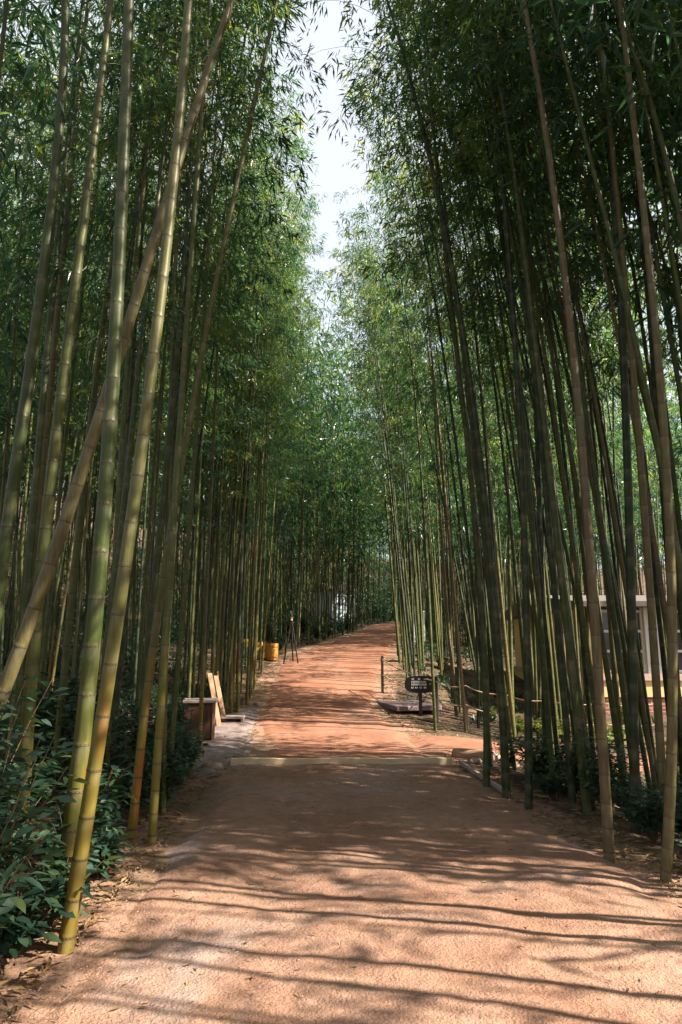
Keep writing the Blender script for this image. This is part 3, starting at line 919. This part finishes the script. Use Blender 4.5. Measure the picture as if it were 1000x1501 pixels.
for hi_, (yd, r0, pts, H, lab) in enumerate(heroes):
    r0 *= 0.88 if hi_ in (0, 2, 3, 4) else (0.84 if hi_ == 1 else 0.75)
    rs = np.random.default_rng(100 + hi_)
    px = np.array([p[0] for p in pts]); pz = np.array([p[1] for p in pts])
    deg = 3 if len(pts) > 5 else 2
    co = np.polyfit(pz, px, deg)
    zt = pz[-1]
    x0 = np.polyval(co, pz[0])
    gl = gz(x0, yd)
    base = np.array([x0, yd, gl])
    sl = np.polyval(np.polyder(co), zt)
    side = 1 if x0 < 0 else -1
    dy = rs.normal() * .012
    def curve(h, co=co, zt=zt, sl=sl, base=base, side=side, dy=dy, H=H, z0=pz[0]):
        h = np.asarray(h, float)
        z = base[2] + h
        zc = np.clip(z, z0, zt)
        x = np.polyval(co, zc) + (np.maximum(z, zt) - zt) * np.clip(sl, -.3, .3)
        x = x + side * 0.012 * np.maximum(z - zt, 0) ** 1.9
        y = base[1] + dy * np.maximum(z - zt, 0) ** 1.5
        z2 = z - 0.004 * np.maximum(z - zt, 0) ** 2.4
        return np.stack([x, y, z2], -1) - base
    nodes = node_heights(H, r0, rs)
    t = thing('bamboo', lab, 'bamboo', tuple(base), 0, HG)
    c = link('culm', culm_mesh('culm', curve, H, r0, nodes, 14, True), t)
    c['tone'], c['foot'] = TONE[hi_]
    for h in nodes:
        if h > 8.2: break
        p = curve(np.array([h - .02, h, h + .02]))
        q = Vector(p[2] - p[0]).to_track_quat('Z', 'Y')
        o = link('node_ring', ring_me, c, loc=p[1])
        o.rotation_mode = 'QUATERNION'; o.rotation_quaternion = q
        s = float(rad(h, H, r0)) * .985
        o.scale = (s, s, 1)
    Q, sh, polys = crown(curve, H, 6.6 if x0 < 0 else 6.2, rs, n_twig=13, n_leaf=5)
    link('foliage', foliage_mesh('foliage', Q, sh, M['leaf']), t)
    link('branches', branch_mesh('branches', polys), t, kind='stuff')
    hero_xy.append((x0, yd))
    individuals += 1

# a dozen growth forms shared by the rest of the grove
protos = []
for k in range(12):
    rs = np.random.default_rng(500 + k)
    H = rs.uniform(12.2, 15.2)
    r0 = rs.uniform(.026, .040)
    lean = rs.uniform(-.02, .035); bend = rs.uniform(.3, 1.3); wob = rs.normal() * .05
    def curve(h, H=H, lean=lean, bend=bend, wob=wob):
        h = np.asarray(h, float)
        u = np.clip(h / H, 0, 1.05)
        x = lean * h + bend * u ** 3 + wob * np.sin(u * 5)
        y = wob * 1.5 * np.sin(u * 3.4 + 1) - wob * 1.5 * math.sin(1)
        return np.stack([x, y, h - .45 * bend * u ** 5 * .6], -1)
    nodes = node_heights(H, r0, rs)
    cm = culm_mesh('culm', curve, H, r0, nodes, 9, False)
    h0 = rs.uniform(3.6, 6.4)
    Q, sh, polys = crown(curve, H, h0, rs, n_twig=13)
    protos.append(dict(H=H, h0=h0, r0=r0, curve=curve, culm=cm, foliage=foliage_mesh('foliage', Q, sh, M['leaf']),
                       branches=branch_mesh('branches', polys), Q=Q, sh=sh))

HIGH = sorted(range(12), key=lambda k: -protos[k]['h0'])[:4]
# where they stand
def keep(x, y):
    if y == 0: return False
    if 0 <= y < 1.5 and x < 3: return False
    if -16 < y < 1.5 and -1.7 < x < 3.0: return False
    if edge_l(y) - 0.12 < x < edge_r(y) + 0.12 and y > -2: return False
    for hx, hy in hero_xy:
        if abs(hx - x) < .22 and abs(hy - y) < .4: return False
    if -3.0 < x < -1.3 and 10.6 < y < 14.6: return False          # box, planks, step
    if 1.0 < x < 6.0 and 10.2 < y < 12.7: return False            # side path
    if x < 2.35 and x > 0.8 and 13.2 < y < 17.4: return False      # sign and slab
    if -3.6 < x < -1.3 and 20.6 < y < 23.0: return False           # tubs, tripod
    if 5.4 < x < 15.2 and 15.0 < y < 24.0: return False            # house
    if -1.6 < x < 0.9 and 45.5 < y < 48.5: return False
    if -0.232 < x / y < -0.165 and 6.5 < y < 12: return False        # the box stays in sight
    if -0.15 < x / y < -0.075 and 8 < y < 22 and random.random() < .75: return False   # so do the tubs
    # keep a clear first metre where the named culms stand
    if y < 6.0 and -2.0 < x < 0: return False
    if y < 6.0 and 1.6 < x < 2.9 and y > 4: return False
    return True

spots = []
def scatter(n, fx, fy, mind, lim=30):
    c = 0; tries = 0
    while c < n and tries < n * lim:
        tries += 1
        y = fy(); x = fx(y)
        if not keep(x, y): continue
        if any(abs(a - x) < mind and abs(b - y) < mind and (a - x) ** 2 + (b - y) ** 2 < mind * mind for a, b in spots): continue
        spots.append((x, y)); c += 1
R = random.random
# path-side rows
scatter(95, lambda y: float(edge_l(y)) - 0.2 - 1.6 * R() ** 1.5, lambda: 6 + 44 * R() ** 1.4, .32)
scatter(120, lambda y: float(edge_r(y)) + 0.15 + 1.9 * R() ** 1.3, lambda: 6 + 44 * R() ** 1.3, .32)
# deep grove behind the box
scatter(460, lambda y: float(edge_l(y)) - 1.2 - 15 * R() ** 1.1, lambda: 3.2 + 50 * R() ** 1.25, .5)
# thin grove towards the house, carried on beside the camera
def thin_y():
    while True:
        y = -8 + 23 * R()
        if R() < (0.40 if -1.5 < y < 4.2 else (1.0 if 4.2 <= y < 9 else 0.6)): return y
scatter(135, lambda y: float(edge_r(y)) + 0.5 + 4.0 * R(), thin_y, .45)
# the grove behind the camera
scatter(60, lambda y: float(edge_l(y)) - 0.3 - 7 * R(), lambda: -14 + 16 * R(), .5)
scatter(40, lambda y: float(edge_r(y)) + 0.8 + 6 * R(), lambda: -16 + 9 * R(), .5)
scatter(210, lambda y: float(edge_r(y)) + 0.5 + 9 * R() ** 1.2, lambda: 14 + 42 * R(), .5)
scatter(60, lambda y: 4.8 + 4.6 * R(), lambda: 3.9 + 3.3 * R(), .4)  # unseen dense clump added to shade the middle of the path
scatter(20, lambda y: 3.2 + 2.7 * R(), lambda: 9.2 + 6.0 * R(), .28)
scatter(34, lambda y: float(edge_r(y)) + .25 + 2.6 * R(), lambda: 5.6 + 4.4 * R(), .24)
scatter(36, lambda y: float(edge_l(y)) - 0.15 - 1.2 * R(), lambda: 9 + 13 * R(), .25)
scatter(110, lambda y: float(edge_l(y)) - 3.5 - 11 * R(), lambda: 7 + 17 * R(), .4)
# farther up the slopes
scatter(420, lambda y: float(edge_l(y)) - 14 - 22 * R(), lambda: 4 + 60 * R(), .6)
scatter(200, lambda y: float(edge_r(y)) + 9 + 20 * R(), lambda: 27 + 30 * R(), .6)
# where the path turns out of sight
scatter(620, lambda y: -14 + 40 * R(), lambda: 48 + 50 * R(), .5)

c_, s_ = math.cos(PITCH), math.sin(PITCH)
def project(x, y, z):
    z -= 1.5
    d = y * c_ + z * s_
    if d < .3: return None
    return x / d, (-y * s_ + z * c_) / d, d
cand = []
for (x, y) in spots:
    k = random.randrange(12)
    if x > 0 and y < 13 and x < 5.5: k = random.choice(HIGH)
    sc = random.uniform(.86, 1.12)
    left = x < 0.5 * (float(edge_l(y)) + float(edge_r(y)))
    de = (float(edge_l(y)) - x) if left else (x - float(edge_r(y)))
    spread = math.radians(50 if de < 2 else 130)
    rz = random.uniform(-spread, spread) + (0 if left else math.pi)
    if y > 55: rz = random.uniform(0, 6.28)
    p = project(x, y, gz(x, y) + 3.0)
    score = 0
    if p and abs(p[0]) < .52:
        score = protos[k]['r0'] * sc / p[2]
    tm = .35 if de < 1.6 else 1.0
    tilt = (random.gauss(0, tm), random.gauss(0, tm))
    if not left and de < 3.2 and y > 4: tilt = (tilt[0], tilt[1] + abs(random.gauss(1.0, .6)))
    cand.append((score, x, y, k, sc, rz, left, tilt))
cand.sort(key=lambda q: -q[0])
N_IND = 300 - individuals
ZONE = {
 (True, 0): ('in the dense grove behind the broadleaf shrubs', 'bamboos behind the broadleaf shrubs'),
 (True, 1): ('in the dark grove around and behind the yellow tubs', 'bamboos around the yellow tubs'),
 (False, 0): ('in the open grove between path and brick house', 'bamboos in front of the brick house'),
 (False, 1): ('in the crowd beyond the rope fence and black sign', 'bamboos beyond the rope fence'),
}
LOOK = [(.1, 'dark green'), (.36, 'mid green'), (.58, 'olive'), (.78, 'yellowish'), (.95, 'tan')]
for (score, x, y, k, sc, rz, left, tilt) in cand[:N_IND]:
    where, grp = ZONE[(left, 0 if y < (11 if left else 13) else 1)]
    tone, look = random.choices(LOOK, (3, 3, 2.2, 1.4, 1) if left else (4, 3, 2, 1, 1.2))[0]
    size = 'stout' if protos[k]['r0'] * sc > .0345 else 'slim'
    t = thing('bamboo', size + ' ' + look + ' bamboo ' + where, 'bamboo', (x, y, gz(x, y)), rz, grp)
    t.scale = (sc, sc, sc)
    t.rotation_euler = (math.radians(2.0) * tilt[0], math.radians(2.0) * tilt[1], rz)
    c = link('culm', protos[k]['culm'], t)
    c['tone'] = tone + random.uniform(-.06, .045)
    c['foot'] = random.choice((0., 0., 0., .5)) if left else 0.
    link('foliage', protos[k]['foliage'], t)
    link('branches', protos[k]['branches'], t, kind='stuff')

# all other culms of the wood: one mass
V, F, A, LV, LS = [], [], [], [], []
b = 0
for (score, x, y, k, sc, rz, left, tilt) in cand[N_IND:]:
    if x < -6 and y < -x * 1.15: continue          # well outside the view, on the shaded side
    if x > 14 and y < x * 1.2: continue
    pr = protos[k]
    H = pr['H']
    hh = np.array([-.2, 0.6, 1.5, 2.6, 3.8, 5.2, 6.8, 8.5, 10.2, 11.6, H])
    P = pr['curve'](hh) * sc
    r = rad(np.maximum(hh, 0), H, pr['r0']) * sc
    a = np.linspace(0, 2 * np.pi, 6, endpoint=False)
    W = P[:, None] + r[:, None, None] * np.stack([np.cos(a), np.sin(a), a * 0], 1)[None]
    cz, sz = math.cos(rz), math.sin(rz)
    rot = np.array([[cz, -sz, .035 * (tilt[1] * cz - tilt[0] * sz)], [sz, cz, .035 * (tilt[1] * sz + tilt[0] * cz)], [0, 0, 1]])
    org = np.array([x, y, gz(x, y)])
    V.append(W.reshape(-1, 3) @ rot.T + org)
    i = np.arange(len(hh) * 6).reshape(len(hh), 6); j = np.roll(i, -1, 1)
    F.append(np.stack([i[:-1].ravel(), j[:-1].ravel(), j[1:].ravel(), i[1:].ravel()], 1) + b)
    b += len(hh) * 6
    A.append(np.full(len(hh) * 6, random.random()))
    far = math.hypot(x, y)
    frac, grow = (0.34, 1.9) if far > 14 else (0.5, 1.5)
    if score == 0: frac, grow = 0.24, 2.1
    if far > 26: frac, grow = 0.12, 3.2
    n = len(pr['Q'])
    sel = rng.choice(n, int(n * frac), replace=False)
    q = pr['Q'][sel]
    ctr = q[:, :1]
    q = (ctr + (q - ctr) * grow) * sc
    LV.append(q.reshape(-1, 3) @ rot.T + org)
    LS.append(pr['sh'][sel])
nv = b
nl = sum(len(s) for s in LS)
me1 = np_mesh('bamboo_wood', np.concatenate(V), np.concatenate(F), M['culm'],
              {'rnd': np.concatenate(A), 'height': np.full(nv, 3.0)})
wd = link('bamboo_wood', me1, None, 'mass of far culms and leaves filling the depth of the bamboo wood', 'bamboo wood', None, 'stuff')
Qs = np.concatenate(LV).reshape(-1, 4, 3)
link('foliage', foliage_mesh('wood_foliage', Qs, np.concatenate(LS), M['leaf']), wd, kind='stuff')
print('spots', len(spots), 'wood leaves', len(Qs))

# ------------------------------------------------------------------ broadleaf shrubs
def shrub_proto(seed, n_stem, hgt, spread):
    rs = np.random.default_rng(seed)
    Vv, Ff, Sh = [], [], []
    stems = []
    b = 0
    for s in range(n_stem):
        a = rs.uniform(0, 6.28); tilt = rs.uniform(.1, .8) * spread
        top = np.array([math.cos(a) * tilt, math.sin(a) * tilt, hgt * rs.uniform(.6, 1.1)])
        t = np.linspace(0, 1, 5)[:, None]
        pl = top * t * np.array([1, 1, 1]) + np.array([0, 0, 1]) * (.1 * hgt * np.sin(t * 3.1)) + rs.normal(size=3) * .02 * t
        stems.append(pl)
        nl = rs.integers(18, 30)
        for q in range(nl):
            u = rs.uniform(.25, 1.0)
            p = np.array([np.interp(u, t[:, 0], pl[:, c]) for c in range(3)])
            az = rs.uniform(0, 6.28)
            d = unit(np.array([math.cos(az), math.sin(az), rs.uniform(-.35, .55)]))
            p = p + d * rs.uniform(.0, .07)
            n = unit(np.array([0, 0, 1.0]) + rs.normal(size=3) * .35)
            side = unit(np.cross(d, n)); up = np.cross(side, d)
            L = rs.uniform(.06, .125); W = L * rs.uniform(.36, .48)
            prof = [(0, 0), (.3, .85), (.62, .8), (1, 0)]
            pts = [p, p + d * L * .33 + side * W * .45 + up * W * .12, p + d * L * .68 + side * W * .36 + up * W * .06 - up * L * .05,
                   p + d * L - up * L * .14, p + d * L * .68 - side * W * .36 + up * W * .06 - up * L * .05, p + d * L * .33 - side * W * .45 + up * W * .12,
                   p + d * L * .5 - up * L * .03]
            Vv += pts
            Ff += [(b, b + 1, b + 6), (b + 1, b + 2, b + 6), (b + 2, b + 3, b + 6), (b + 3, b + 4, b + 6), (b + 4, b + 5, b + 6), (b + 5, b, b + 6)]
            Sh += [float(np.clip(rs.normal(.4, .22), 0, 1))] * 7
            b += 7
    fm = np_mesh('shrub_foliage', np.array(Vv), np.array(Ff), M['shrub'], {'rnd': np.array(Sh)}, smooth=True)
    sm = branch_mesh('shrub_stems', stems, .007)
    sm.materials[0] = M['stem']
    return fm, sm
sp = [shrub_proto(900 + k, n, h, s) for k, (n, h, s) in enumerate([(24, .72, .5), (20, .6, .45), (30, .9, .58), (18, .46, .42), (26, .66, .58), (12, .32, .32)])]
SL = {'a': ('glossy broadleaf shrub under the tall bamboos around the thickest bamboo', 'broadleaf shrubs under the thick bamboos'),
      'b': ('dark broadleaf shrub below the bank under the tan bamboo', 'broadleaf shrubs below the bank'),
      'c': ('leafy shrub by the dark wooden box and verge', 'small shrubs by the wooden box'),
      'd': ('shrub coloured sunlit yellow-green on the open ground before the brick house', 'sunlit shrubs before the house'),
      'e': ('dark shrub at the culm feet along the upper red path', 'low shrubs along the upper path')}
def shrub(x, y, key, k=None, s=1.0):
    k = random.randrange(len(sp)) if k is None else k
    t = thing('shrub', ('bushy', 'rounded', 'tall', 'small', 'wide', 'tiny')[k] + ' ' + SL[key][0], 'shrub', (x, y, gz(x, y) - .02), random.uniform(0, 6.28), SL[key][1])
    t.scale = (s, s, s * random.uniform(.85, 1.15))
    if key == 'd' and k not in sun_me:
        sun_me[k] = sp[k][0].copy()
        sun_me[k].materials[0] = M['sun_tint_shrub']
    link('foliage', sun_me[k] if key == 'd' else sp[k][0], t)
    link('stems', sp[k][1], t, kind='stuff')
placed = []
sun_me = {}
def shrubs(n, fx, fy, key, mind, smin, smax, ks=None):
    c = tr = 0
    while c < n and tr < n * 40:
        tr += 1
        y = fy(); x = fx(y)
        if -2.75 < x < -1.2 and 10.6 < y < 14.6: continue
        if 1.0 < x < 5.5 and 10.0 < y < 12.7: continue
        if -3.6 < x < -1.2 and 16.5 < y < 23.2: continue
        if any((a - x) ** 2 + (q - y) ** 2 < mind * mind for a, q in placed): continue
        placed.append((x, y)); c += 1
        shrub(x, y, key, random.choice(ks) if ks else None, random.uniform(smin, smax))
for (x, y, k, s) in [(-1.72, 3.45, 2, .95), (-1.95, 3.95, 0, 1.0), (-1.60, 4.15, 3, .95), (-1.62, 3.0, 0, 1.05), (-2.2, 3.4, 2, 1.15), (-1.72, 4.7, 1, .95),
                     (-1.62, 3.75, 5, 1.1), (-2.3, 4.5, 2, 1.1), (-1.85, 5.3, 1, 1.0), (-1.62, 5.0, 5, 1.0), (-2.5, 5.4, 0, 1.1), (-1.8, 6.3, 1, .9),
                     (-1.72, 6.8, 0, .95), (-1.85, 7.4, 2, .85), (-1.78, 8.0, 0, .8), (-1.95, 8.7, 3, 1.0), (-2.2, 9.3, 0, .95), (-2.25, 6.4, 2, .9)]:
    placed.append((x, y)); shrub(x, y, 'a' if y < 8.5 else 'c', k, s)
shrubs(30, lambda y: -2.1 - 2.6 * R(), lambda: 3.2 + 6.0 * R(), 'a', .42, .8, 1.2)
shrubs(8, lambda y: -2.6 - 1.2 * R(), lambda: 9.3 + 7 * R(), 'c', .5, .6, .9)
shrubs(44, lambda y: float(edge_r(y)) + .40 + 2.3 * R() ** 1.2, lambda: 4.3 + 4.6 * R(), 'b', .36, .55, .95)
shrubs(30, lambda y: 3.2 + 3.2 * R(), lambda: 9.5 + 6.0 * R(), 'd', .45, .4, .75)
shrubs(34, lambda y: float(edge_l(y)) - .25 - 1.4 * R() if R() < .6 else float(edge_r(y)) + .25 + 1.5 * R(), lambda: 17 + 24 * R(), 'e', .6, .7, 1.2)

# low leaf masses added to darken the slopes and the far bend
def undergrowth(n, name='undergrowth', label='dark leafy ground cover scattered through the bamboo wood on both sides', spot=None, big=1.0):
    cl = n // 40
    cx = np.empty(cl); cy = np.empty(cl)
    i = 0
    while i < cl:
        if spot:
            cx[i], cy[i] = spot(); i += 1
            continue
        y = 3 + 100 * R() ** 1.5
        x = float(edge_l(y)) - (0.9 if y > 14 else 2.6) - 26 * R() ** 1.2 if y < 14 or R() < .62 else float(edge_r(y)) + .9 + 24 * R() ** 1.2
        if y > 52 and R() < .5: x = -20 + 50 * R()
        if edge_l(y) - .5 < x < edge_r(y) + .5 and y < 70: continue
        if 5.2 < x < 15.2 and 14.5 < y < 24: continue
        if -2 < x < 1.2 and 40 < y < 48.5: continue
        cx[i], cy[i] = x, y; i += 1
    k = np.repeat(np.arange(cl), 40)
    sz = big * rng.uniform(.35, .9, cl)[k] * np.clip(cy[k] / 30, .6, 1.6)
    p = unit(rng.normal(size=(len(k), 3))) * (sz * rng.random(len(k)) ** .4)[:, None]
    p[:, 2] = np.abs(p[:, 2]) * .9
    x = cx[k] + p[:, 0]; y = cy[k] + p[:, 1]
    b_ = np.stack([x, y, ground_z(x, y) + p[:, 2]], 1)
    d = unit(rng.normal(size=b_.shape) + np.array([0, 0, -.2])); nn = unit(rng.normal(size=b_.shape) * .6 + np.array([0, 0, 1]))
    L = rng.uniform(.14, .26, len(k)) * np.clip(y / 28, .8, 2.0)
    Q = leaf_quads(b_, d, nn, L, L * .36)
    link(name, foliage_mesh(name, Q, np.clip(rng.normal(.4, .2, len(k)), 0, 1), M['shrub']), None,
         label, 'undergrowth', None, 'stuff')
undergrowth(90000)
undergrowth(40000, 'thicket', 'dark leafy thicket closing the wood behind the path bend', lambda: (-14 + 34 * R(), 58 + 30 * R()), 1.7)
undergrowth(30000, 'ground_cover', 'dark low leaves covering the slope deep behind the thick bamboos', lambda: (-4.6 - 14 * R(), 4 + 24 * R()), 1.05)

# ------------------------------------------------------------------ litter
def litter(name, n, fx, fy, lmin, lmax, label, lift=.006, flat=.35):
    x = np.empty(n); y = np.empty(n)
    for i in range(n):
        y[i] = fy(); x[i] = fx(y[i])
    az = rng.uniform(0, 6.28, n)
    d = unit(np.stack([np.cos(az), np.sin(az), rng.normal(0, flat * .5, n)], 1))
    nn = unit(np.stack([rng.normal(0, flat, n), rng.normal(0, flat, n), np.ones(n)], 1))
    L = rng.uniform(lmin, lmax, n)
    z = ground_z(x, y) + lift
    Q = leaf_quads(np.stack([x, y, z], 1), d, nn, L, L * rng.uniform(.16, .34, n))
    link(name, foliage_mesh(name, Q, rng.random(n), M['litter']), None, label, 'leaf litter', None, 'stuff')
litter('leaf_litter', 17000, lambda y: float(edge_l(y)) + .02 - 4.5 * R() ** 1.6 if R() < .45 else float(edge_r(y)) - .02 + 5 * R() ** 1.5, lambda: 2.6 + 20 * R() ** 1.6,
       .04, .11, 'dry brown bamboo leaves strewn over the grove floor')
litter('path_litter', 1500, lambda y: float(edge_l(y)) + (float(edge_r(y) - edge_l(y))) * (R() if R() < .5 else (R() ** 3 if R() < .5 else 1 - R() ** 3)), lambda: 2.4 + 8 * R() ** 1.3,
       .015, .06, 'tiny dry leaf scraps scattered on the path', .022, .25)
# thin broken twigs lying about
tw = []
for i in range(420):
    y = 2.5 + 8.5 * R() ** 1.3
    x = float(edge_l(y)) + float(edge_r(y) - edge_l(y)) * (R() if R() < .35 else (.12 * R() - .06 if R() < .5 else 1.06 - .12 * R()))
    a, L = 6.283 * R(), .04 + .16 * R() ** 2
    t_ = np.linspace(-.5, .5, 4)[:, None]
    tw.append(np.array([x, y, float(ground_z(x, y)) + .026]) + t_ * L * np.array([math.cos(a), math.sin(a), .02]) + rng.normal(0, .004, (4, 3)))
tm_ = branch_mesh('twigs', tw, .0032)
tm_.materials[0] = M['stem']
link('twigs', tm_, None, 'thin broken twigs scattered over the path and its edges', 'twigs', None, 'stuff')
# crumbs of gravel on the path
n = 3200
gy_ = 2.4 + 7 * rng.random(n) ** 1.3
gx_ = edge_l(gy_) + (edge_r(gy_) - edge_l(gy_)) * np.where(rng.random(n) < .6, rng.beta(.3, .3, n), rng.random(n))
s = rng.uniform(.0025, .0075, n)
tet = np.array([[1, 0, 0], [-.5, .9, 0], [-.6, -.8, 0], [.1, .1, .5]])
V = np.stack([gx_, gy_, base_z(gy_) + .018], 1)[:, None] + tet[None] * s[:, None, None]
i = np.arange(n)[:, None] * 4
F = np.concatenate([i + np.array([[0, 1, 3]]), i + np.array([[1, 2, 3]]), i + np.array([[2, 0, 3]])])
link('gravel', np_mesh('gravel', V.reshape(-1, 3), F, M['stone'], None, False), None, 'fine gravel crumbs lying on the sandy path', 'gravel', None, 'stuff')
